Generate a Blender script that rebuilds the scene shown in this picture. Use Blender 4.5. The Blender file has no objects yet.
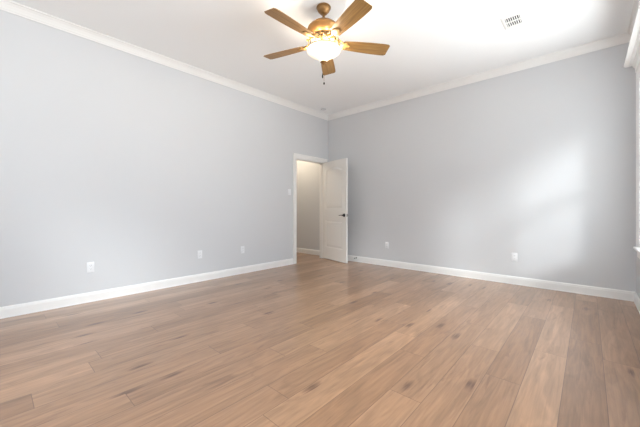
import bpy, bmesh, math, random
from mathutils import Vector, Matrix
random.seed(7)
C = bpy.context.scene.collection
PI = math.pi
R = math.radians
# ------------------------------------------------------------------ camera
FPX = 298.0
CAM_H = 1.05
cam_data = bpy.data.cameras.new('camera')
cam_data.sensor_fit = 'HORIZONTAL'; cam_data.sensor_width = 36.0
cam_data.lens = 36.0 * FPX / 640.0
cam_data.shift_y = -4.5 / 640.0
cam_data.clip_start = 0.02
cam = bpy.data.objects.new('camera', cam_data); C.objects.link(cam)
cam.location = (0, 0, CAM_H); cam.rotation_euler = (R(90), 0, R(42))
bpy.context.scene.camera = cam
# ------------------------------------------------------------------ world, sun, exposure
scene = bpy.context.scene
w = bpy.data.worlds.new('overcast_sky'); scene.world = w; w.use_nodes = True
WN, WL = w.node_tree.nodes, w.node_tree.links
bg = WN['Background']
w_tc = WN.new('ShaderNodeTexCoord'); w_sep = WN.new('ShaderNodeSeparateXYZ'); WL.new(w_tc.outputs['Generated'], w_sep.inputs[0])
w_r = WN.new('ShaderNodeValToRGB'); w_mr = WN.new('ShaderNodeMapRange'); w_mr.inputs[1].default_value = -1; w_mr.inputs[2].default_value = 1
WL.new(w_sep.outputs[2], w_mr.inputs[0]); WL.new(w_mr.outputs[0], w_r.inputs[0]); WL.new(w_r.outputs[0], bg.inputs[0])
_e = w_r.color_ramp.elements
_e[0].position = .0; _e[0].color = (1.27, 1.28, 1.30, 1)          # lower half of the world, brightened to lift the ceiling; no ground modelled
_e[1].position = 1.0; _e[1].color = (.86, .95, 1.06, 1)         # sky overhead
_m = _e.new(.49); _m.color = (1.27, 1.28, 1.30, 1)
_m = _e.new(.52); _m.color = (.90, .96, 1.04, 1)
# invented dimming on the (+x, -y) side softens light on the back wall
w_dot = WN.new('ShaderNodeVectorMath'); w_dot.operation = 'DOT_PRODUCT'; w_dot.inputs[1].default_value = (.62, -.78, 0)
WL.new(w_tc.outputs['Generated'], w_dot.inputs[0])
w_az = WN.new('ShaderNodeMapRange'); w_az.interpolation_type = 'SMOOTHSTEP'
for _i, _v in enumerate((.15, .95, 6.5, 1.5)): w_az.inputs[_i + 1].default_value = _v
WL.new(w_dot.outputs['Value'], w_az.inputs[0]); WL.new(w_az.outputs[0], bg.inputs[1])
sun_d = bpy.data.lights.new('sun', 'SUN'); sun_d.energy = 1.3; sun_d.angle = R(12); sun_d.color = (0.96, 0.98, 1.0)
sun = bpy.data.objects.new('sun', sun_d); C.objects.link(sun)
sun.rotation_euler = Vector((-1.0, 0.98, -0.57)).to_track_quat('-Z', 'Y').to_euler()
vs = scene.view_settings
scene.display_settings.display_device = 'sRGB'
vs.view_transform = 'Standard'; vs.look = 'None'; vs.gamma = 1.0; vs.use_curve_mapping = False
vs.exposure = 0.78
scene.cycles.max_bounces = 16; scene.cycles.diffuse_bounces = 10; scene.cycles.transparent_max_bounces = 12
scene.cycles.sample_clamp_indirect = 6.0
scene.cycles.use_denoising = True
# ------------------------------------------------------------------ dimensions
XL, XR, YB, YF, ZC = -4.19, 0.40, 4.91, -1.7, 3.05     # room shell (inner faces)
WT = 0.12                                              # wall thickness
DY0, DY1, DZ = 3.965, 4.785, 2.035                     # doorway in the left wall
WZ0, WZ1 = 0.65, 2.42                                  # window openings
WIN_R = [(2.50, 4.485), (0.05, 1.95)]                  # right wall (along y)
WIN_F = [(-1.9, -0.3)]                                 # rear wall (along x)

def portal(loc, rot, sx, sy):
    d = bpy.data.lights.new('window_daylight', 'AREA'); d.shape = 'RECTANGLE'; d.size = sx; d.size_y = sy
    d.cycles.is_portal = True
    o = bpy.data.objects.new('window_daylight', d); C.objects.link(o); o.location = loc; o.rotation_euler = rot
for a, b in WIN_R:
    portal((XR + WT + .03, (a + b) / 2, (WZ0 + WZ1) / 2), (0, R(90), 0), WZ1 - WZ0, b - a)
for a, b in WIN_F:
    portal(((a + b) / 2, YF - WT - .03, (WZ0 + WZ1) / 2), (R(90), 0, 0), b - a, WZ1 - WZ0)

# ------------------------------------------------------------------ materials
def new_mat(name):
    m = bpy.data.materials.new(name); m.use_nodes = True
    return m, m.node_tree.nodes, m.node_tree.links, m.node_tree.nodes['Principled BSDF']
def lin(c):
    return tuple(((v / 255) / 12.92 if v / 255 <= .04045 else ((v / 255 + .055) / 1.055) ** 2.4) for v in c) + (1,)
def paint(name, rgb, rough=.5, metal=0, bump=0.0, bscale=300, vary=0.0, spec=None):
    m, N, L, p = new_mat(name)
    p.inputs['Base Color'].default_value = lin(rgb); p.inputs['Roughness'].default_value = rough; p.inputs['Metallic'].default_value = metal
    if spec is not None: p.inputs['Specular IOR Level'].default_value = spec
    tc = N.new('ShaderNodeTexCoord')
    if bump:
        n = N.new('ShaderNodeTexNoise'); n.inputs['Scale'].default_value = bscale; n.inputs['Detail'].default_value = 4
        L.new(tc.outputs['Object'], n.inputs['Vector'])
        b = N.new('ShaderNodeBump'); b.inputs['Strength'].default_value = bump; b.inputs['Distance'].default_value = .002
        L.new(n.outputs['Fac'], b.inputs['Height']); L.new(b.outputs['Normal'], p.inputs['Normal'])
    if vary:
        n2 = N.new('ShaderNodeTexNoise'); n2.inputs['Scale'].default_value = 1.7; n2.inputs['Detail'].default_value = 3
        L.new(tc.outputs['Object'], n2.inputs['Vector'])
        h = N.new('ShaderNodeHueSaturation'); h.inputs['Color'].default_value = lin(rgb)
        mr = N.new('ShaderNodeMapRange'); mr.inputs['To Min'].default_value = 1 - vary; mr.inputs['To Max'].default_value = 1 + vary
        L.new(n2.outputs['Fac'], mr.inputs['Value']); L.new(mr.outputs[0], h.inputs['Value']); L.new(h.outputs[0], p.inputs['Base Color'])
    return m

M = {}
M['wall'] = paint('grey_wall_paint', (206, 208, 211), .62, bump=.06, bscale=260, vary=.012)
M['hall_wall'] = M['wall']
M['ceiling'] = paint('white_ceiling_paint', (245, 247, 248), .8, bump=.06, bscale=200)
M['trim'] = paint('white_semi_gloss_trim', (234, 234, 233), .38)
M['door'] = paint('white_door_paint', (233, 232, 229), .42)
M['plastic'] = paint('white_plastic', (229, 231, 234), .35)
M['slot'] = paint('dark_slot', (40, 40, 42), .6)
M['black'] = paint('matte_black_metal', (18, 17, 17), .35, metal=.6)
M['steel'] = paint('satin_steel', (150, 148, 142), .35, metal=.9)
M['brass'] = paint('satin_brass', (190, 165, 130), .4, metal=.6)
M['bronze'] = paint('antique_brass', (146, 110, 66), .42, metal=.6, bump=.1, bscale=60)
M['leaf'] = paint('glow_tinted_gilt', (214, 192, 142), .5)  # pale cream stands in for lamp glow on the brass plates
M['scroll'] = paint('dark_bronze', (78, 58, 34), .5, metal=.4)
M['iron'] = paint('gilded_brass', (150, 118, 70), .55, metal=.2)
M['duct'] = paint('duct_shade', (92, 92, 92), .8)  # flat dark colour stands in for the shade inside the vent
M['vent'] = paint('vent_enamel', (232, 232, 230), .5)
M['siding'] = paint('pale_siding', (214, 214, 210), .8)
M['patio'] = paint('pale_concrete', (186, 182, 174), .9, vary=.05)

def glass_mat():
    m, N, L, p = new_mat('clear_glass'); N.remove(p); out = N['Material Output']
    t = N.new('ShaderNodeBsdfTransparent'); t.inputs[0].default_value = (.97, .985, .98, 1)
    g = N.new('ShaderNodeBsdfGlossy'); g.inputs['Roughness'].default_value = .02
    f = N.new('ShaderNodeLayerWeight'); pw = N.new('ShaderNodeMath'); pw.operation = 'POWER'; pw.inputs[1].default_value = 5.0
    ma = N.new('ShaderNodeMath'); ma.operation = 'MULTIPLY_ADD'; ma.inputs[1].default_value = .8; ma.inputs[2].default_value = .03
    L.new(f.outputs['Facing'], pw.inputs[0]); L.new(pw.outputs[0], ma.inputs[0])
    x = N.new('ShaderNodeMixShader'); L.new(ma.outputs[0], x.inputs[0]); L.new(t.outputs[0], x.inputs[1]); L.new(g.outputs[0], x.inputs[2])
    L.new(x.outputs[0], out.inputs[0]); return m
M['glass'] = glass_mat()

def bowl_mat():
    m, N, L, p = new_mat('lit_frosted_glass')
    p.inputs['Base Color'].default_value = lin((250, 240, 222)); p.inputs['Roughness'].default_value = .35
    p.inputs['Emission Color'].default_value = (1.0, .86, .64, 1); lw = N.new('ShaderNodeLayerWeight'); mr = N.new('ShaderNodeMapRange'); L.new(lw.outputs['Facing'], mr.inputs[0])
    for i, q in enumerate((.05, .8, 1.25, .38)): mr.inputs[i + 1].default_value = q
    L.new(mr.outputs[0], p.inputs['Emission Strength'])
    return m
M['bowl'] = bowl_mat()

def blade_mat():
    m, N, L, p = new_mat('light_oak_blade')
    tc = N.new('ShaderNodeTexCoord'); mp = N.new('ShaderNodeMapping'); mp.inputs['Scale'].default_value = (3, 60, 20)
    L.new(tc.outputs['Object'], mp.inputs['Vector'])
    n = N.new('ShaderNodeTexNoise'); n.inputs['Scale'].default_value = 1.0; n.inputs['Detail'].default_value = 6; n.inputs['Distortion'].default_value = .4
    L.new(mp.outputs[0], n.inputs['Vector'])
    r = N.new('ShaderNodeValToRGB'); r.color_ramp.elements[0].position = .3; r.color_ramp.elements[1].position = .72
    r.color_ramp.elements[0].color = lin((122, 90, 50)); r.color_ramp.elements[1].color = lin((168, 130, 78))
    L.new(n.outputs['Fac'], r.inputs[0]); L.new(r.outputs[0], p.inputs['Base Color']); p.inputs['Roughness'].default_value = .42
    return m
M['blade'] = blade_mat()

def floor_mat():
    m, N, L, p = new_mat('oak_plank_floor')
    def math_(op, a, b=None, c=None):
        n = N.new('ShaderNodeMath'); n.operation = op
        for i, v in enumerate((a, b, c)):
            if v is None: continue
            if isinstance(v, (int, float)): n.inputs[i].default_value = v
            else: L.new(v, n.inputs[i])
        return n.outputs[0]
    def comb(x, y, z):
        n = N.new('ShaderNodeCombineXYZ')
        for i, v in enumerate((x, y, z)):
            if isinstance(v, (int, float)): n.inputs[i].default_value = v
            else: L.new(v, n.inputs[i])
        return n.outputs[0]
    def white(vec, dim='2D'):
        n = N.new('ShaderNodeTexWhiteNoise'); n.noise_dimensions = dim
        L.new(vec, n.inputs['W' if dim == '1D' else 'Vector']); return n.outputs['Value']
    def noise(vec, detail=5, rough=.55, dist=0.0):
        n = N.new('ShaderNodeTexNoise'); n.inputs['Scale'].default_value = 1; n.inputs['Detail'].default_value = detail
        n.inputs['Roughness'].default_value = rough; n.inputs['Distortion'].default_value = dist; L.new(vec, n.inputs['Vector']); return n.outputs['Fac']
    def mixc(fac, a, b, mode='MIX'):
        n = N.new('ShaderNodeMix'); n.data_type = 'RGBA'; n.blend_type = mode
        if isinstance(fac, (int, float)): n.inputs[0].default_value = fac
        else: L.new(fac, n.inputs[0])
        for i, v in ((6, a), (7, b)):
            if isinstance(v, tuple): n.inputs[i].default_value = v
            else: L.new(v, n.inputs[i])
        return n.outputs[2]
    def remap(v, a, b, c, d):
        n = N.new('ShaderNodeMapRange'); L.new(v, n.inputs[0])
        for i, q in enumerate((a, b, c, d)): n.inputs[i + 1].default_value = q
        return n.outputs[0]
    tc = N.new('ShaderNodeTexCoord'); sep = N.new('ShaderNodeSeparateXYZ'); L.new(tc.outputs['Object'], sep.inputs[0])
    X, Y = sep.outputs[0], sep.outputs[1]
    PW, PL = 0.187, 1.4
    u = math_('DIVIDE', math_('ADD', X, .112), PW); iu = math_('FLOOR', u); fu = math_('FRACT', u)
    off = white(iu, '1D')
    v = math_('DIVIDE', math_('ADD', Y, math_('MULTIPLY', off, 9.0)), PL); iv = math_('FLOOR', v); fv = math_('FRACT', v)
    pid = white(comb(iu, iv, 0)); pid2 = white(comb(math_('ADD', iu, 37.3), iv, 0))
    # tone of each plank
    ramp = N.new('ShaderNodeValToRGB'); L.new(pid, ramp.inputs[0])
    e = ramp.color_ramp.elements
    e[0].position = 0; e[0].color = lin((146, 108, 77)); e[1].position = 1; e[1].color = lin((175, 135, 102))
    e2 = e.new(.5); e2.color = lin((161, 122, 91))
    # grain
    gx = math_('ADD', math_('MULTIPLY', X, 42.0), math_('MULTIPLY', pid, 91.0)); gy = math_('MULTIPLY', Y, 2.3); gz = math_('MULTIPLY', pid2, 57.0)
    grain = noise(comb(gx, gy, gz), 7, .62, .6)
    fine = noise(comb(math_('MULTIPLY', X, 210.0), math_('MULTIPLY', Y, 8.0), gz), 3, .5)
    broad = noise(comb(math_('ADD', math_('MULTIPLY', X, 7.0), gz), math_('MULTIPLY', Y, 1.1), math_('MULTIPLY', pid, 33.0)), 3, .5, .5)
    # cathedral figure
    ring = math_('SINE', math_('MULTIPLY', broad, 46.0))
    fig = remap(ring, -1, 1, .92, 1.05)
    val = math_('MULTIPLY', math_('MULTIPLY', remap(grain, .25, .75, .70, 1.20), fig), math_('MULTIPLY', remap(broad, .3, .7, .88, 1.09), remap(fine, .2, .8, .96, 1.04)))
    hsv = N.new('ShaderNodeHueSaturation'); L.new(ramp.outputs[0], hsv.inputs['Color']); L.new(val, hsv.inputs['Value'])
    # knots
    vo = N.new('ShaderNodeTexVoronoi'); vo.voronoi_dimensions = '2D'; vo.inputs['Scale'].default_value = 1; vo.inputs['Randomness'].default_value = 1
    wob = math_('MULTIPLY', math_('SUBTRACT', grain, .5), .55)
    L.new(comb(math_('ADD', math_('MULTIPLY', X, 4.2), wob), math_('ADD', math_('MULTIPLY', Y, 1.25), math_('MULTIPLY', off, 5.0)), 0), vo.inputs['Vector'])
    vsep = N.new('ShaderNodeSeparateColor'); L.new(vo.outputs['Color'], vsep.inputs[0])
    pick = math_('GREATER_THAN', vsep.outputs[0], .55)
    kn = math_('MULTIPLY', math_('MULTIPLY', remap(vo.outputs['Distance'], .02, .12, 1, 0), pick), .95)
    kn2 = math_('MULTIPLY', remap(noise(comb(math_('MULTIPLY', X, 16.0), math_('MULTIPLY', Y, 2.6), gz), 4, .6, 1.0), .60, .72, 0, 1), .48)
    col = mixc(kn, hsv.outputs[0], lin((96, 62, 44))); col = mixc(kn2, col, lin((112, 78, 58)))
    # seams
    ex = math_('MULTIPLY', math_('MINIMUM', fu, math_('SUBTRACT', 1.0, fu)), PW); ey = math_('MULTIPLY', math_('MINIMUM', fv, math_('SUBTRACT', 1.0, fv)), PL)
    ed = math_('MINIMUM', ex, ey)
    seam = remap(ed, .0007, .0024, 1, 0)
    col = mixc(math_('MULTIPLY', seam, .7), col, lin((88, 64, 50)))
    L.new(col, p.inputs['Base Color'])
    L.new(remap(broad, .3, .7, .40, .355), p.inputs['Roughness'])
    p.inputs['Specular IOR Level'].default_value = .6; p.inputs['Coat Weight'].default_value = .8; p.inputs['Coat Roughness'].default_value = .24; p.inputs['Coat IOR'].default_value = 1.5
    b = N.new('ShaderNodeBump'); b.inputs['Strength'].default_value = .2; b.inputs['Distance'].default_value = .0012
    L.new(math_('SUBTRACT', 1.0, seam), b.inputs['Height']); L.new(b.outputs['Normal'], p.inputs['Normal'])
    return m
M['floor'] = floor_mat()

# ------------------------------------------------------------------ mesh helpers
def add_box(bm, lo, hi, bev=0.0, mat=None, seg=2):
    lo, hi = Vector(lo), Vector(hi); c = (lo + hi) / 2; s = hi - lo
    t = bmesh.new(); bmesh.ops.create_cube(t, size=1.0)
    bmesh.ops.scale(t, vec=s, verts=t.verts)
    if bev > 0: bmesh.ops.bevel(t, geom=t.edges[:], offset=min(bev, min(s) * .45), segments=seg, affect='EDGES', profile=.5)
    bmesh.ops.translate(t, vec=c, verts=t.verts)
    merge(bm, t, mat)
def merge(bm, t, mat=None):
    if mat is not None: bmesh.ops.transform(t, matrix=mat, verts=t.verts)
    me = bpy.data.meshes.new('tmp'); t.to_mesh(me); t.free(); bm.from_mesh(me); bpy.data.meshes.remove(me)
def add_lathe(bm, prof, n=40, mat=None, close=True):
    t = bmesh.new(); rings = []
    for r, z in prof:
        if r < 1e-5: rings.append([t.verts.new((0, 0, z))])
        else: rings.append([t.verts.new((r * math.cos(2 * PI * k / n), r * math.sin(2 * PI * k / n), z)) for k in range(n)])
    for a, b in zip(rings, rings[1:]):
        for k in range(n):
            k2 = (k + 1) % n
            if len(a) == 1 and len(b) == 1: continue
            if len(a) == 1: t.faces.new((a[0], b[k2], b[k]))
            elif len(b) == 1: t.faces.new((a[k], a[k2], b[0]))
            else: t.faces.new((a[k], a[k2], b[k2], b[k]))
    bmesh.ops.recalc_face_normals(t, faces=t.faces); merge(bm, t, mat)
def add_prism(bm, pts, z0, z1, mat=None, bev=0.0):
    t = bmesh.new()
    vs_ = [t.verts.new((x, y, z0)) for x, y in pts]; f = t.faces.new(vs_)
    r = bmesh.ops.extrude_face_region(t, geom=[f]); bmesh.ops.translate(t, vec=(0, 0, z1 - z0), verts=[g for g in r['geom'] if isinstance(g, bmesh.types.BMVert)])
    bmesh.ops.recalc_face_normals(t, faces=t.faces)
    if bev: bmesh.ops.bevel(t, geom=[e for e in t.edges if len(e.link_faces) == 2 and e.calc_face_angle(0) > .6], offset=bev, segments=2, affect='EDGES', profile=.5)
    merge(bm, t, mat)
def add_profile(bm, prof, a, b, out, miter_a=0, miter_b=0):
    """sweep a (depth, height) profile from a to b; depth runs along 'out', height along +z; miters shear the ends by depth"""
    a, b, out = Vector(a), Vector(b), Vector(out); d = (b - a).normalized(); up = Vector((0, 0, 1)); t = bmesh.new()
    A = [t.verts.new(a + out * p + up * h + d * (miter_a * p)) for p, h in prof]
    B = [t.verts.new(b + out * p + up * h - d * (miter_b * p)) for p, h in prof]
    n = len(prof)
    for k in range(n): t.faces.new((A[k], A[(k + 1) % n], B[(k + 1) % n], B[k]))
    t.faces.new(A); t.faces.new(B[::-1]); bmesh.ops.recalc_face_normals(t, faces=t.faces); merge(bm, t)
def add_tube(bm, pts, r, n=8, flat=1.0, mat=None):
    t = bmesh.new(); P = [Vector(p) for p in pts]; rings = []; side = None
    for i, p in enumerate(P):
        d = (P[min(i + 1, len(P) - 1)] - P[max(i - 1, 0)]).normalized()
        ref = Vector((0, 0, 1)) if abs(d.z) < .95 else Vector((1, 0, 0))
        if side is None: side = d.cross(ref).normalized()
        side = (side - d * side.dot(d)).normalized(); up = side.cross(d)
        rr = r[i] if isinstance(r, (list, tuple)) else r
        rings.append([t.verts.new(p + side * (rr * math.cos(2 * PI * k / n)) + up * (rr * flat * math.sin(2 * PI * k / n))) for k in range(n)])
    for a, b in zip(rings, rings[1:]):
        for k in range(n): t.faces.new((a[k], a[(k + 1) % n], b[(k + 1) % n], b[k]))
    t.faces.new(rings[0][::-1]); t.faces.new(rings[-1]); bmesh.ops.recalc_face_normals(t, faces=t.faces); merge(bm, t, mat)
def add_ball(bm, c, r, sc=(1, 1, 1)):
    t = bmesh.new(); bmesh.ops.create_uvsphere(t, u_segments=14, v_segments=8, radius=r)
    merge(bm, t, Matrix.Translation(c) @ Matrix.Diagonal((*sc, 1)))
def obj(name, bm, mat, parent=None, smooth=False, loc=None):
    me = bpy.data.meshes.new(name); bm.to_mesh(me); bm.free(); me.materials.append(mat)
    if smooth:
        me.polygons.foreach_set('use_smooth', [True] * len(me.polygons)); me.set_sharp_from_angle(angle=R(38))
    o = bpy.data.objects.new(name, me); C.objects.link(o)
    if loc is not None: o.location = loc
    if parent is not None: o.parent = parent
    return o
def tag(o, label, cat, group=None, kind=None):
    o['label'] = label; o['category'] = cat
    if group: o['group'] = group
    if kind: o['kind'] = kind
    return o
def empty(name, loc=(0, 0, 0), rz=0.0):
    o = bpy.data.objects.new(name, None); o.empty_display_size = .1; C.objects.link(o); o.location = loc; o.rotation_euler = (0, 0, rz); return o
def part_label(o, s): o['label'] = s; return o
B = bmesh.new

# ------------------------------------------------------------------ shell
HX = -6.6; HY0 = 2.6; HYB = 5.02; HZ = 2.75                # hallway beyond the doorway
b = B(); add_box(b, (XL - WT, YF - WT, -.1), (XR + WT, YB + .16, 0)); add_box(b, (HX - WT, HY0 - WT, -.1), (XL - WT, YB + .16 + .07, 0))
tag(obj('floor', b, M['floor']), 'brown oak plank floor running through the room into the hallway', 'floor', kind='structure')
b = B(); add_box(b, (XL - WT, YF - WT, ZC), (XR + WT, YB + WT, ZC + .12))
tag(obj('ceiling', b, M['ceiling']), 'white painted ceiling with the fan hanging from it', 'ceiling', kind='structure')
b = B()
add_box(b, (XL - WT, YF - WT, 0), (XL, DY0, ZC)); add_box(b, (XL - WT, DY0, DZ), (XL, DY1, ZC)); add_box(b, (XL - WT, DY1, 0), (XL, YB + WT, ZC))
bmesh.ops.remove_doubles(b, verts=b.verts, dist=1e-5)
tag(obj('wall_left', b, M['wall']), 'long pale grey wall with the doorway at its far end', 'wall', kind='structure')
b = B(); add_box(b, (XL, YB, 0), (XR + WT, YB + WT, ZC))
tag(obj('wall_back', b, M['wall']), 'pale grey wall behind the open door with daylight falling on it', 'wall', kind='structure')
b = B(); ys = [YF - WT]
for a_, c_ in sorted(WIN_R): ys += [a_, c_]
ys.append(YB)
for i in range(0, len(ys), 2): add_box(b, (XR, ys[i], 0), (XR + WT, ys[i + 1], ZC))
for a_, c_ in WIN_R:
    add_box(b, (XR, a_, 0), (XR + WT, c_, WZ0)); add_box(b, (XR, a_, WZ1), (XR + WT, c_, ZC))
tag(obj('wall_right', b, M['wall']), 'pale grey window wall at the right edge', 'wall', kind='structure')
b = B(); xs = [XL]
for a_, c_ in WIN_F: xs += [a_, c_]
xs.append(XR)
for i in range(0, len(xs), 2): add_box(b, (xs[i], YF - WT, 0), (xs[i + 1], YF, ZC))
for a_, c_ in WIN_F:
    add_box(b, (a_, YF - WT, 0), (c_, YF, WZ0)); add_box(b, (a_, YF - WT, WZ1), (c_, YF, ZC))
tag(obj('wall_rear', b, M['wall']), 'grey wall behind the viewpoint', 'wall', kind='structure')
# hallway
b = B(); add_box(b, (HX, HYB, 0), (XL - WT, HYB + WT, HZ))
tag(obj('wall_hall', b, M['hall_wall']), 'grey hallway wall seen through the doorway', 'wall', kind='structure')
b = B(); add_box(b, (HX - WT, HY0, 0), (HX, HYB + WT, HZ))
tag(obj('wall_hall_end', b, M['hall_wall']), 'grey end wall of the hallway', 'wall', kind='structure')
b = B(); add_box(b, (HX - WT, HY0 - WT, 0), (XL - WT, HY0, HZ))
tag(obj('wall_hall_near', b, M['hall_wall']), 'grey near wall of the hallway', 'wall', kind='structure')
b = B(); add_box(b, (HX - WT, HY0 - WT, HZ), (XL - WT, HYB + WT, HZ + .1))
tag(obj('ceiling_hall', b, M['ceiling']), 'white hallway ceiling beyond the doorway', 'ceiling', kind='structure')
hl = bpy.data.lights.new('hall_lamp', 'POINT'); hl.energy = 15; hl.color = (1.0, .83, .61); hl.shadow_soft_size = .12
ho = bpy.data.objects.new('hall_lamp', hl); C.objects.link(ho); ho.location = (-5.15, 4.35, 2.45)

# baseboards (depth, height)
BP = [(0, 0), (.018, 0), (.018, .006), (.015, .012), (.015, .082), (.0125, .088), (.0115, .098), (.006, .107), (0, .110)]
CAS = .085
b = B(); add_profile(b, BP, (XL, YF, 0), (XL, DY0 - CAS, 0), (1, 0, 0)); add_profile(b, BP, (XL, DY1 + CAS, 0), (XL, YB, 0), (1, 0, 0), 0, 1)
tag(obj('baseboard_left', b, M['trim']), 'white baseboard along the foot of the long left wall', 'baseboard', kind='structure')
b = B(); add_profile(b, BP, (XL, YB, 0), (XR, YB, 0), (0, -1, 0), 1, 1)
tag(obj('baseboard_back', b, M['trim']), 'white baseboard behind the open door along the back wall', 'baseboard', kind='structure')
b = B(); add_profile(b, BP, (XR, YB, 0), (XR, YF, 0), (-1, 0, 0), 1, 1)
tag(obj('baseboard_right', b, M['trim']), 'white baseboard below the window at the right edge', 'baseboard', kind='structure')
b = B(); add_profile(b, BP, (XL, YF, 0), (XR, YF, 0), (0, 1, 0), 1, 1)
tag(obj('baseboard_rear', b, M['trim']), 'white baseboard behind the viewpoint', 'baseboard', kind='structure')
b = B(); add_profile(b, BP, (HX, HYB, 0), (XL - WT, HYB, 0), (0, -1, 0))
tag(obj('baseboard_hall', b, M['trim']), 'white baseboard in the hallway through the doorway', 'baseboard', kind='structure')
# crown mouldings
CP = [(0, 0), (0, -.088), (.010, -.088), (.012, -.078), (.018, -.072), (.026, -.056), (.040, -.034), (.052, -.021), (.058, -.014), (.070, -.011), (.072, 0)]
for nm, a_, c_, o_, lb in (('trim_1', (XL, YF, ZC), (XL, YB, ZC), (1, 0, 0), 'white crown moulding along the top of the left wall'),
                           ('trim_2', (XL, YB, ZC), (XR, YB, ZC), (0, -1, 0), 'white crown moulding along the top of the back wall'),
                           ('trim_3', (XR, YB, ZC), (XR, YF, ZC), (-1, 0, 0), 'white crown moulding above the window wall'),
                           ('trim_4', (XR, YF, ZC), (XL, YF, ZC), (0, 1, 0), 'white crown moulding behind the viewpoint')):
    b = B(); add_profile(b, CP, a_, c_, o_, 1, 1); tag(obj(nm, b, M['trim']), lb, 'crown moulding', kind='structure')

# door casing and jamb (trim_5)
def casing_profile(w_): return [(0, 0), (w_, 0), (w_, .018), (w_ - .012, .020), (w_ - .03, .014), (.02, .011), (.008, .009), (0, .008)]
def casing_frame(bm, y0, y1, z1, place, wd=CAS, z0=0.0, bottom=False):
    """mitred casing around an opening in a local (u, v, n) plane; place maps to world"""
    pr = casing_profile(wd)
    path = [(y0, z0, -1, 0), (y0, z1, -1, 1), (y1, z1, 1, 1), (y1, z0, 1, 0)]
    t = bmesh.new(); rings = []
    for (u, v, du, dv) in path:
        rings.append([t.verts.new(place(u + du * p, v + dv * p, n)) for p, n in pr])
    for a, c in zip(rings, rings[1:]):
        for k in range(len(pr)):
            k2 = (k + 1) % len(pr); t.faces.new((a[k], a[k2], c[k2], c[k]))
    t.faces.new(rings[0]); t.faces.new(rings[-1][::-1]); bmesh.ops.recalc_face_normals(t, faces=t.faces); merge(bm, t)
b = B()
casing_frame(b, DY0, DY1, DZ, lambda u, v, n: (XL + n, u, v))
casing_frame(b, DY0, DY1, DZ, lambda u, v, n: (XL - WT - n, u, v))
J = .012
for lo, hi in (((XL - WT, DY0 - .001, 0), (XL, DY0 + J, DZ)), ((XL - WT, DY1 - J, 0), (XL, DY1 + .001, DZ)), ((XL - WT, DY0, DZ - J), (XL, DY1, DZ + .001)),
               ((XL - .075, DY0 + J, 0), (XL - .04, DY0 + J + .011, DZ - J)), ((XL - .075, DY1 - J - .011, 0), (XL - .04, DY1 - J, DZ - J)), ((XL - .075, DY0 + J, DZ - J - .011), (XL - .04, DY1 - J, DZ - J))):
    add_box(b, lo, hi)
tag(obj('trim_5', b, M['trim']), 'white casing and jamb around the doorway', 'door frame', kind='structure')

# ------------------------------------------------------------------ door
DW, DT, DH = DY1 - DY0 - 2 * J - .006, .035, DZ - J - .012
DOOR_ANG = -13.8
door = empty('door_1', (XL + .006, DY1 - J - .002, 0), R(DOOR_ANG))
tag(door, 'white two-panel interior door standing open into the room', 'door', kind='structure')
def door_leaf():
    bm = B(); x0, x1 = .004, .004 + DW; z0, z1 = .018, .012 + DH; rec = .010
    add_box(bm, (x0, -DT + rec, z0), (x1, -rec, z1))
    st = .118
    px0, px1 = x0 + st, x1 - st
    lo_a, lo_b, up_a, arch = z0 + .245, z0 + .80, z0 + 1.03, .055
    up_b = z1 - .115
    def arc(xa, xb, zside, rise, n=14):
        return [(xa + (xb - xa) * k / n, zside + rise * (1 - (2 * k / n - 1) ** 2)) for k in range(n + 1)]
    zs = up_b - arch
    top_rail = [(px0, z1)] + arc(px0, px1, zs, arch) + [(px1, z1)]
    pieces = [[(x0, z0), (px0, z0), (px0, z1), (x0, z1)], [(px1, z0), (x1, z0), (x1, z1), (px1, z1)], [(px0, z0), (px1, z0), (px1, lo_a), (px0, lo_a)],
              [(px0, lo_b), (px1, lo_b), (px1, up_a), (px0, up_a)], top_rail]
    def to_side(front):
        # prism is built in (x, z, depth); map to door space
        return Matrix(((1, 0, 0, 0), (0, 0, -1 if front else 1, -DT + rec if front else -rec), (0, 1, 0, 0), (0, 0, 0, 1)))
    for front in (True, False):
        mt = to_side(front)
        for pc in pieces: add_prism(bm, pc, 0, rec, mt)
        # raised panel fields with a chamfered border
        for zl, zh, rise in ((lo_a, lo_b, 0), (up_a, zs, arch)):
            ins = .022; ins2 = .05
            def loop(i):
                top = arc(px0 + i, px1 - i, zh - i, rise) if rise else [(px0 + i, zh - i), (px1 - i, zh - i)]
                return [(px1 - i, zl + i), (px0 + i, zl + i)] + top
            t = bmesh.new(); L0 = [t.verts.new((x, z, 0)) for x, z in loop(ins)]; L1 = [t.verts.new((x, z, .0075)) for x, z in loop(ins2)]
            n = len(L0)
            for k in range(n): t.faces.new((L0[k], L0[(k + 1) % n], L1[(k + 1) % n], L1[k]))
            t.faces.new(L1); bmesh.ops.recalc_face_normals(t, faces=t.faces); merge(bm, t, mt)
    return bm
obj('door_leaf', door_leaf(), M['door'], door)
hz = .93; hx = .004 + DW - .062
def lever_bm(s):
    bm = B(); y0 = -DT if s < 0 else 0.0
    m = Matrix.Translation((hx, y0, hz)) @ Matrix.Rotation(R(90) if s < 0 else R(-90), 4, 'X')
    add_lathe(bm, [(0, 0), (.033, 0), (.033, .006), (.030, .010), (.014, .012), (.012, .045), (.013, .052), (0, .054)], 28, m)
    yy = y0 + s * .045
    add_tube(bm, [(hx + .008, yy, hz), (hx - .03, yy, hz + .002), (hx - .075, yy, hz), (hx - .115, yy + s * -.004, hz - .004)], [.0105, .0105, .0095, .008], 10, .75)
    return bm
for s in (-1, 1): part_label(obj('lever_handle', lever_bm(s), M['black'], door, True), 'matte black lever handle')
b = B(); xe = .004 + DW
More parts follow.
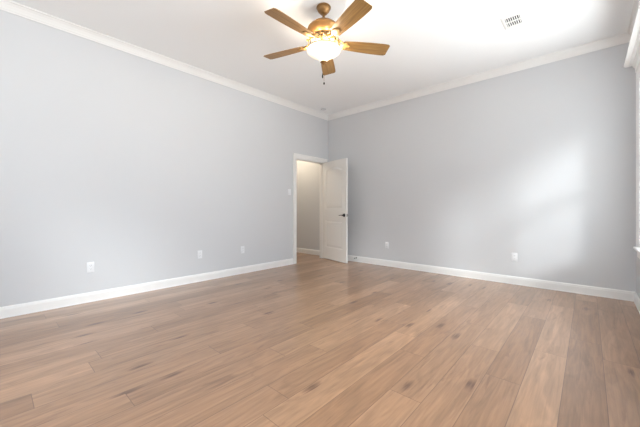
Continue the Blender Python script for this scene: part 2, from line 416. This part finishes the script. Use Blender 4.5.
add_box(b, (xe - .001, -DT / 2 - .012, hz - .028), (xe + .0012, -DT / 2 + .012, hz + .028)); add_box(b, (xe, -DT / 2 - .007, hz - .009), (xe + .009, -DT / 2 + .007, hz + .009), .002)
part_label(obj('latch', b, M['steel'], door), 'dark metal latch plate in the door edge')
for z in (.25, 1.02, 1.79):
    b = B(); add_tube(b, [(0, .0, z - .045), (0, 0, z + .045)], .0065, 10)
    add_ball(b, (0, 0, z + .047), .006); add_ball(b, (0, 0, z - .047), .006)
    add_box(b, (.0022, -DT + .004, z - .044), (.0038, -.002, z + .044))
    m = Matrix.Rotation(-R(DOOR_ANG), 4, 'Z')
    add_box(b, (-.032, -.0005, z - .044), (0, .0018, z + .044), 0, m)
    part_label(obj('hinge', b, M['brass'], door, True), 'satin brass hinge')

# ------------------------------------------------------------------ windows
def make_window(name, width, label, place_m):
    """local: x along the wall, +y into the room, wall face at y=0, outside at y=-WT"""
    root = empty(name); root.matrix_world = place_m; tag(root, label, 'window', kind='structure')
    h = WZ1 - WZ0; hw = width / 2
    b = B()
    casing_frame(b, -hw, hw, WZ1, lambda u, v, n: (u, n * 1.3, v), .09, WZ0)
    obj('window_casing', b, M['trim'], root)
    b = B()
    for lo, hi in (((-hw, -WT, WZ0), (-hw + .015, 0, WZ1)), ((hw - .015, -WT, WZ0), (hw, 0, WZ1)), ((-hw, -WT, WZ1 - .015), (hw, 0, WZ1)), ((-hw, -WT, WZ0 - .0), (hw, 0, WZ0 + .012))): add_box(b, lo, hi)
    obj('window_jamb', b, M['trim'], root)
    b = B(); add_box(b, (-hw - .115, -.02, WZ0 - .024), (hw + .115, .045, WZ0), .006); obj('window_sill', b, M['trim'], root)
    b = B(); add_box(b, (-hw - .085, 0, WZ0 - .024 - .08), (hw + .085, .018, WZ0 - .024), .004); obj('apron', b, M['trim'], root)
    # head cornice: a crown with returns above the head casing
    b = B(); cw = hw + .09; z0 = WZ1 + .086
    prof = [(.0, -.01), (.030, -.01), (.030, .010), (.034, .048), (.044, .054), (.050, .076), (.070, .080), (.076, .088), (.112, .090), (.112, .116), (0, .116)]
    t = bmesh.new(); rings = []
    for p, z in prof:
        rings.append([t.verts.new((-cw - p * .78, 0, z0 + z)), t.verts.new((-cw - p * .78, p, z0 + z)), t.verts.new((cw + p * .78, p, z0 + z)), t.verts.new((cw + p * .78, 0, z0 + z))])
    for a, c in zip(rings, rings[1:]):
        for k in range(4): t.faces.new((a[k], a[(k + 1) % 4], c[(k + 1) % 4], c[k]))
    bmesh.ops.remove_doubles(t, verts=t.verts, dist=1e-5); bmesh.ops.recalc_face_normals(t, faces=t.faces); merge(b, t)
    obj('head_cornice', b, M['trim'], root)
    # two side-by-side double-hung sashes
    mull = .05; half = (width - .03 - mull) / 2; mid = (WZ0 + WZ1) / 2
    b = B(); add_box(b, (-mull / 2, -WT, WZ0 + .012), (mull / 2, -.02, WZ1 - .015)); obj('mullion', b, M['trim'], root)
    for sx in (-1, 1):
        xa = -hw + .015 if sx < 0 else mull / 2; xb = xa + half
        for za, zb, yy in ((WZ0 + .012, mid + .02, -.05), (mid - .02, WZ1 - .015, -.085)):
            b = B(); s = .04
            for lo, hi in (((xa, yy - .016, za), (xa + s, yy + .016, zb)), ((xb - s, yy - .016, za), (xb, yy + .016, zb)), ((xa + s, yy - .016, za), (xb - s, yy + .016, za + s)), ((xa + s, yy - .016, zb - s), (xb - s, yy + .016, zb))): add_box(b, lo, hi)
            sash = obj('sash', b, M['trim'], root)
            b = B(); add_box(b, (xa + s - .004, yy - .003, za + s - .004), (xb - s + .004, yy + .003, zb - s + .004)); obj('pane', b, M['glass'], sash)
    return root
names = ['window_1', 'window_2', 'window_3']
lbls = ['white framed window at the right edge beside the back corner', 'white framed window further along the right wall', 'white framed window behind the viewpoint']
for i, (a_, c_) in enumerate(WIN_R):
    make_window(names[i], c_ - a_, lbls[i], Matrix.Translation((XR, (a_ + c_) / 2, 0)) @ Matrix.Rotation(R(90), 4, 'Z'))
for i, (a_, c_) in enumerate(WIN_F):
    make_window(names[2 + i], c_ - a_, lbls[2 + i], Matrix.Translation(((a_ + c_) / 2, YF, 0)))
# outdoors: the roof eave over the window wall
b = B(); add_box(b, (XR + WT, YF - .6, 2.62), (XR + WT + .75, YB + .6, 2.78)); tag(obj('trim_6', b, M['siding']), 'roof eave outside over the window wall', 'eave', kind='structure')

# ------------------------------------------------------------------ outlets and switch
def outlet_parts(root):
    b = B(); add_box(b, (-.035, 0, -.0575), (.035, .006, .0575), .0035); obj('cover_plate', b, M['plastic'], root, True)
    for s in (-1, 1):
        b = B(); m = Matrix.Translation((0, .006, s * .0195)) @ Matrix.Rotation(R(-90), 4, 'X')
        pts = [(.0168 * math.cos(t) if abs(math.cos(t)) < .97 else .0163 * math.copysign(1, math.cos(t)), max(-.0125, min(.0125, .0165 * math.sin(t)))) for t in [2 * PI * k / 28 for k in range(28)]]
        add_prism(b, pts, -.001, .0022, m); f = obj('receptacle', b, M['plastic'], root)
        b = B()
        for x, hh in ((-.0062, .0046), (.0062, .0036)): add_box(b, (x - .0011, .0078, s * .0195 + .003 - hh), (x + .0011, .0085, s * .0195 + .003 + hh))
        add_ball(b, (0, .0080, s * .0195 - .0078), .0022, (1, .3, 1)); obj('slots', b, M['slot'], f)
    b = B(); add_ball(b, (0, .006, 0), .003, (1, .5, 1)); obj('screw', b, M['plastic'], root)
def copy_tree(o, parent=None):
    c = o.copy(); C.objects.link(c)
    if parent is not None: c.parent = parent
    for ch in list(o.children): copy_tree(ch, c)
    return c
spots = [((XL, .768, .391), -90, 'white wall outlet on the long left wall, the one nearest the camera'),
         ((XL, 2.045, .391), -90, 'white wall outlet on the left wall, middle one between the camera and doorway'),
         ((XL, 2.765, .386), -90, 'white wall outlet on the left wall nearest the doorway'),
         ((-2.759, YB, .383), 180, 'white wall outlet on the back wall near the open door'),
         ((-.766, YB, .380), 180, 'white wall outlet low on the daylit back wall toward the window')]
first = None
for loc, rz, lb in spots:
    if first is None: o = first = empty('wall_outlet'); outlet_parts(o)
    else: o = copy_tree(first)
    o.location = loc; o.rotation_euler = (0, 0, R(rz)); tag(o, lb, 'outlet', 'wall outlets')
sw = empty('light_switch', (XL, 3.79, 1.37), R(-90)); tag(sw, 'white light switch plate on the wall left of the doorway', 'light switch')
b = B(); add_box(b, (-.035, 0, -.0575), (.035, .006, .0575), .0035); obj('cover_plate', b, M['plastic'], sw, True)
b = B(); add_box(b, (-.0165, .004, -.033), (.0165, .0085, .033), .0015, Matrix.Translation((0, .006, 0)) @ Matrix.Rotation(R(4), 4, 'X') @ Matrix.Translation((0, -.006, 0))); obj('rocker', b, M['plastic'], sw, True)
for s in (-1, 1):
    b = B(); add_ball(b, (0, .006, s * .047), .0028, (1, .5, 1)); obj('screw', b, M['plastic'], sw)

# door stop on the back baseboard
ds = empty('door_stop', (-3.43, YB - .015, .078), R(180)); tag(ds, 'small metal door stop on the back baseboard beside the door edge', 'door stop')
b = B(); m = Matrix.Rotation(R(-90), 4, 'X'); add_lathe(b, [(0, 0), (.014, 0), (.014, .004), (.006, .007), (0, .007)], 18, m); obj('base', b, M['steel'], ds, True)
b = B(); add_tube(b, [(.006 * math.cos(k * .9), .006 + .055 * k / 60, .006 * math.sin(k * .9)) for k in range(61)], .0016, 6); obj('spring', b, M['steel'], ds, True)
b = B(); add_lathe(b, [(0, .058), (.008, .058), (.009, .062), (.009, .072), (.006, .076), (0, .076)], 16, m); obj('bumper', b, M['black'], ds, True)

# ------------------------------------------------------------------ smoke detector and ceiling vent
sd = empty('smoke_detector', (-3.93, 4.46, ZC)); tag(sd, 'small round white smoke detector on the ceiling above the door corner', 'smoke detector')
b = B(); add_lathe(b, [(0, 0), (.052, 0), (.052, -.008), (.048, -.012)], 36); obj('base', b, M['plastic'], sd, True)
b = B(); add_lathe(b, [(.046, -.010), (.045, -.024), (.038, -.031), (.018, -.034), (.016, -.036), (0, -.036)], 36); obj('cover', b, M['plastic'], sd, True)
b = B()
for k in range(12):
    a = 2 * PI * k / 12; add_box(b, (.0445, -.006, -.022), (.0462, .006, -.016), 0, Matrix.Rotation(a, 4, 'Z'))
obj('sensor_slot', b, M['slot'], sd)

vx0, vx1, vy0, vy1 = -.692, -.490, 3.580, 3.855
vt = empty('ceiling_vent', ((vx0 + vx1) / 2, (vy0 + vy1) / 2, ZC)); tag(vt, 'white rectangular air vent with dark slots in the ceiling', 'vent')
fw, fl = (vx1 - vx0) / 2, (vy1 - vy0) / 2; gw, gl = .066, .092
b = B(); t = bmesh.new()
def rect(a, c, z): return [t.verts.new((s * a, q * c, z)) for s, q in ((-1, -1), (1, -1), (1, 1), (-1, 1))]
lo = [rect(fw, fl, 0), rect(fw, fl, -.003), rect(fw - .018, fl - .018, -.010), rect(gw, gl, -.010), rect(gw, gl, -.001)]
for a_, c_ in zip(lo, lo[1:]):
    for k in range(4): t.faces.new((a_[k], a_[(k + 1) % 4], c_[(k + 1) % 4], c_[k]))
bmesh.ops.recalc_face_normals(t, faces=t.faces); merge(b, t)
add_box(b, (-gw, -.007, -.010), (gw, .007, -.002)); obj('frame', b, M['vent'], vt)
b = B(); add_box(b, (-gw, -gl, -.0025), (gw, gl, -.0005)); part_label(obj('duct_shade_sheet', b, M['duct'], vt), 'dark sheet standing in for the shade behind the slats')
for bank in (-1, 1):
    for k in range(7):
        b = B(); x = -gw + (k + .5) * 2 * gw / 7
        m = Matrix.Translation((x, bank * (gl + .007) / 2, -.006)) @ Matrix.Rotation(R(35), 4, 'Y')
        add_box(b, (-.0007, -(gl - .007) / 2, -.0042), (.0007, (gl - .007) / 2, .0042), 0, m); obj('slat', b, M['vent'], vt)

# ------------------------------------------------------------------ ceiling fan
FD, FL = 2.95, .036                       # depth / lateral of the fan axis from the camera
ca, sa = math.cos(R(42)), math.sin(R(42))
fx, fy = -sa * FD + ca * FL, ca * FD + sa * FL
fan = empty('ceiling_fan', (fx, fy, ZC)); tag(fan, 'antique brass ceiling fan with five oak blades and a lit glass bowl', 'ceiling fan')
def Z(z): return CAM_H + (z - CAM_H) * 1.0315 - ZC
b = B(); add_lathe(b, [(0, 0), (.066, 0), (.071, -.006), (.071, -.014), (.064, -.018), (.064, -.026), (.058, -.040), (.047, -.054), (.036, -.062), (.034, -.068), (.022, -.074), (0, -.076)], 40); obj('canopy', b, M['bronze'], fan, True)
b = B(); add_lathe(b, [(.0125, -.07), (.0125, Z(2.83))], 20); add_lathe(b, [(0, Z(2.852)), (.022, Z(2.852)), (.027, Z(2.846)), (.032, Z(2.834))], 28); obj('downrod', b, M['bronze'], fan, True)
b = B(); add_lathe(b, [(0, Z(2.836)), (.045, Z(2.836)), (.080, Z(2.831)), (.112, Z(2.819)), (.136, Z(2.800)), (.148, Z(2.780)), (.159, Z(2.776)), (.161, Z(2.766)), (.152, Z(2.760)), (.146, Z(2.746)), (.132, Z(2.730)), (.112, Z(2.718)), (.100, Z(2.712)), (.096, Z(2.690)), (0, Z(2.688))], 48); obj('motor_housing', b, M['bronze'], fan, True)
b = B(); add_lathe(b, [(0, Z(2.694)), (.080, Z(2.694)), (.084, Z(2.686)), (.080, Z(2.668)), (.070, Z(2.650)), (.066, Z(2.628)), (.070, Z(2.620)), (.074, Z(2.612)), (.066, Z(2.600)), (.030, Z(2.594)), (.012, Z(2.590)), (.010, Z(2.47))], 36)
add_lathe(b, [(.151, Z(2.586)), (.160, Z(2.585)), (.162, Z(2.579)), (.151, Z(2.579)), (.151, Z(2.586))], 48)
obj('light_fitter', b, M['iron'], fan, True)
# openwork scrolls around the fitter, one between each pair of blades
def on_cyl(r, a, z): return (r * math.cos(a), r * math.sin(a), z)
for k in range(5):
    ac = R(11.3 + 42.0 + 36 + 72 * k); b = B(); leaves = []
    lens = []
    for j in range(25):
        q = 2 * PI * j / 24; lens.append(on_cyl(.150, ac + .20 * math.cos(q), Z(2.652) + .013 * math.sin(q)))
    add_tube(b, lens, .0042, 7)
    for s in (-1, 1):
        add_tube(b, [on_cyl(.150, ac + s * .20, Z(2.652)), on_cyl(.152, ac + s * .30, Z(2.664)), on_cyl(.154, ac + s * .42, Z(2.672)), on_cyl(.156, ac + s * .54, Z(2.676))], [.005, .006, .006, .005], 7)
        add_tube(b, [on_cyl(.150, ac + s * .12, Z(2.642)), on_cyl(.152, ac + s * .28, Z(2.630)), on_cyl(.155, ac + s * .40, Z(2.612)), on_cyl(.156, ac + s * .48, Z(2.586))], [.005, .006, .006, .005], 7)
        # leaf plate between the two strands
        t = bmesh.new(); top = [(.14, 2.652), (.22, 2.660), (.29, 2.664), (.35, 2.667)]; bot = [(.14, 2.640), (.22, 2.632), (.29, 2.622), (.33, 2.612)]
        for ra in (.148, .152):
            T = [t.verts.new(on_cyl(ra, ac + s * a, Z(z))) for a, z in top]; Q = [t.verts.new(on_cyl(ra, ac + s * a, Z(z))) for a, z in bot]
            for i in range(3): t.faces.new((T[i], T[i + 1], Q[i + 1], Q[i]))
        bmesh.ops.recalc_face_normals(t, faces=t.faces); leaf = B(); merge(leaf, t); leaves.append(leaf)
    add_tube(b, [on_cyl(.150, ac, Z(2.640)), on_cyl(.152, ac, Z(2.62)), on_cyl(.155, ac, Z(2.585))], .005, 7)
    add_tube(b, [on_cyl(.090, ac, Z(2.690)), on_cyl(.125, ac, Z(2.682)), on_cyl(.150, ac, Z(2.664))], .006, 7)
    sc_ = obj('scroll_bracket', b, M['scroll'], fan, True)
    for leaf in leaves: obj('leaf_plate', leaf, M['leaf'], sc_, True)
BZ = Z(2.640)
def blade_outline():
    r0, r1, wi, wo = .205, .677, .055, .078
    pts = []
    for k in range(9): t_ = k / 8; pts.append((r0 + (r1 - .05 - r0) * t_, -(wi + (wo - wi) * (1 - (1 - t_) ** 2))))
    pts += [(r1 - .020, -wo * .97), (r1 - .002, -wo * .80)]
    pts += [(x, -y) for x, y in reversed(pts)]
    pts += [(r0 - .012, wi * .7), (r0 - .016, 0), (r0 - .012, -wi * .7)]
    return pts
A0 = 11.3 + 42.0
for k in range(5):
    ang = R(A0 + 72 * k)
    pitch = Matrix.Rotation(ang, 4, 'Z') @ Matrix.Translation((0, 0, BZ)) @ Matrix.Rotation(R(-12), 4, 'X')
    b = B(); add_prism(b, blade_outline(), -.003, .003, None, .0012)
    bl = obj('blade', b, M['blade'], fan); bl.matrix_local = pitch
    # blade iron: open scroll arm, mounting plate, screws
    b = B()
    for s in (-1, 1):
        add_tube(b, [(.070, s * .016, .018), (.105, s * .030, .010), (.140, s * .048, -.002), (.168, s * .054, -.008), (.190, s * .044, -.007), (.205, s * .030, -.005)], [.006, .006, .006, .006, .006, .005], 8, 1.4)
        add_tube(b, [(.128 + .020 * math.cos(q) * (1 - q / 11), s * (.024 + .019 * math.sin(q) * (1 - q / 11)), -.010 - .0008 * q) for q in [j * .5 for j in range(15)]], .0048, 7, 1.3)
        add_tube(b, [(.150, s * .050, -.016), (.160, s * .070, -.018), (.150, s * .084, -.020), (.138, s * .078, -.020)], [.006, .006, .0055, .005], 7, 1.3)
    add_tube(b, [(.075, 0, .022), (.12, 0, .012), (.165, 0, .000), (.22, 0, -.005)], [.010, .008, .006, .006], 8, .6)
    add_prism(b, [(.185, -.030), (.225, -.042), (.262, -.026), (.285, 0), (.262, .026), (.225, .042), (.185, .030)], -.0085, -.0032, None, .001)
    for x, y in ((.222, -.026), (.222, .026), (.262, 0)): add_ball(b, (x, y, -.0088), .0058, (1, 1, .5))
    ir = obj('blade_iron', b, M['iron'], fan, True); ir.matrix_local = pitch
b = B(); n = 44
outer = [(.152, Z(2.579)), (.162, Z(2.577)), (.168, Z(2.570)), (.165, Z(2.561)), (.148, Z(2.547)), (.120, Z(2.531)), (.092, Z(2.515)), (.068, Z(2.499)), (.049, Z(2.484)), (.036, Z(2.471)), (.028, Z(2.462)), (0, Z(2.458))]
inner = [(max(0, r_ - .006) if r_ else 0, z_ + .006) for r_, z_ in outer[1:-1]]
add_lathe(b, outer + [(0, Z(2.466))] + inner[::-1] + [(.146, Z(2.578)), (.152, Z(2.579))], 48)
part_label(obj('light_bowl', b, M['bowl'], fan, True), 'glowing frosted glass bowl')
b = B(); add_lathe(b, [(0, Z(2.466)), (.030, Z(2.464)), (.033, Z(2.457)), (.026, Z(2.450)), (.017, Z(2.445)), (.013, Z(2.438)), (.006, Z(2.432)), (0, Z(2.431))], 28); obj('finial', b, M['bronze'], fan, True)
cr = Vector((ca, sa, 0))
for dx, zb, fob in ((-.010, 2.352, .048), (.004, 2.268, .024)):
    p = cr * dx; b = B()
    for k in range(int((2.455 - zb) / .006)): add_ball(b, (p.x, p.y, Z(2.455) - k * .006), .0017)
    add_tube(b, [(p.x, p.y, Z(2.455)), (p.x, p.y, Z(zb))], .0006, 5)
    ch = obj('pull_chain', b, M['bronze'], fan, True)
    b = B(); add_lathe(b, [(0, 0), (.003, -.001), (.006, -fob * .4), (.0075, -fob * .7), (.006, -fob * .95), (0, -fob)], 14, Matrix.Translation((p.x, p.y, Z(zb)))); part_label(obj('chain_fob', b, M['black'], ch, True), 'dark teardrop fob')
for k in range(5):                                  # the small bulbs in the open bowl
    a = R(11.3 + 42.0 + 72 * k + 3)
    d = bpy.data.lights.new('fan_bulb', 'POINT'); d.energy = 4.0; d.color = (1.0, .88, .70); d.shadow_soft_size = .025
    o = bpy.data.objects.new('fan_bulb', d); C.objects.link(o); o.parent = fan; o.location = (.126 * math.cos(a), .126 * math.sin(a), Z(2.596))
bpy.context.view_layer.update()
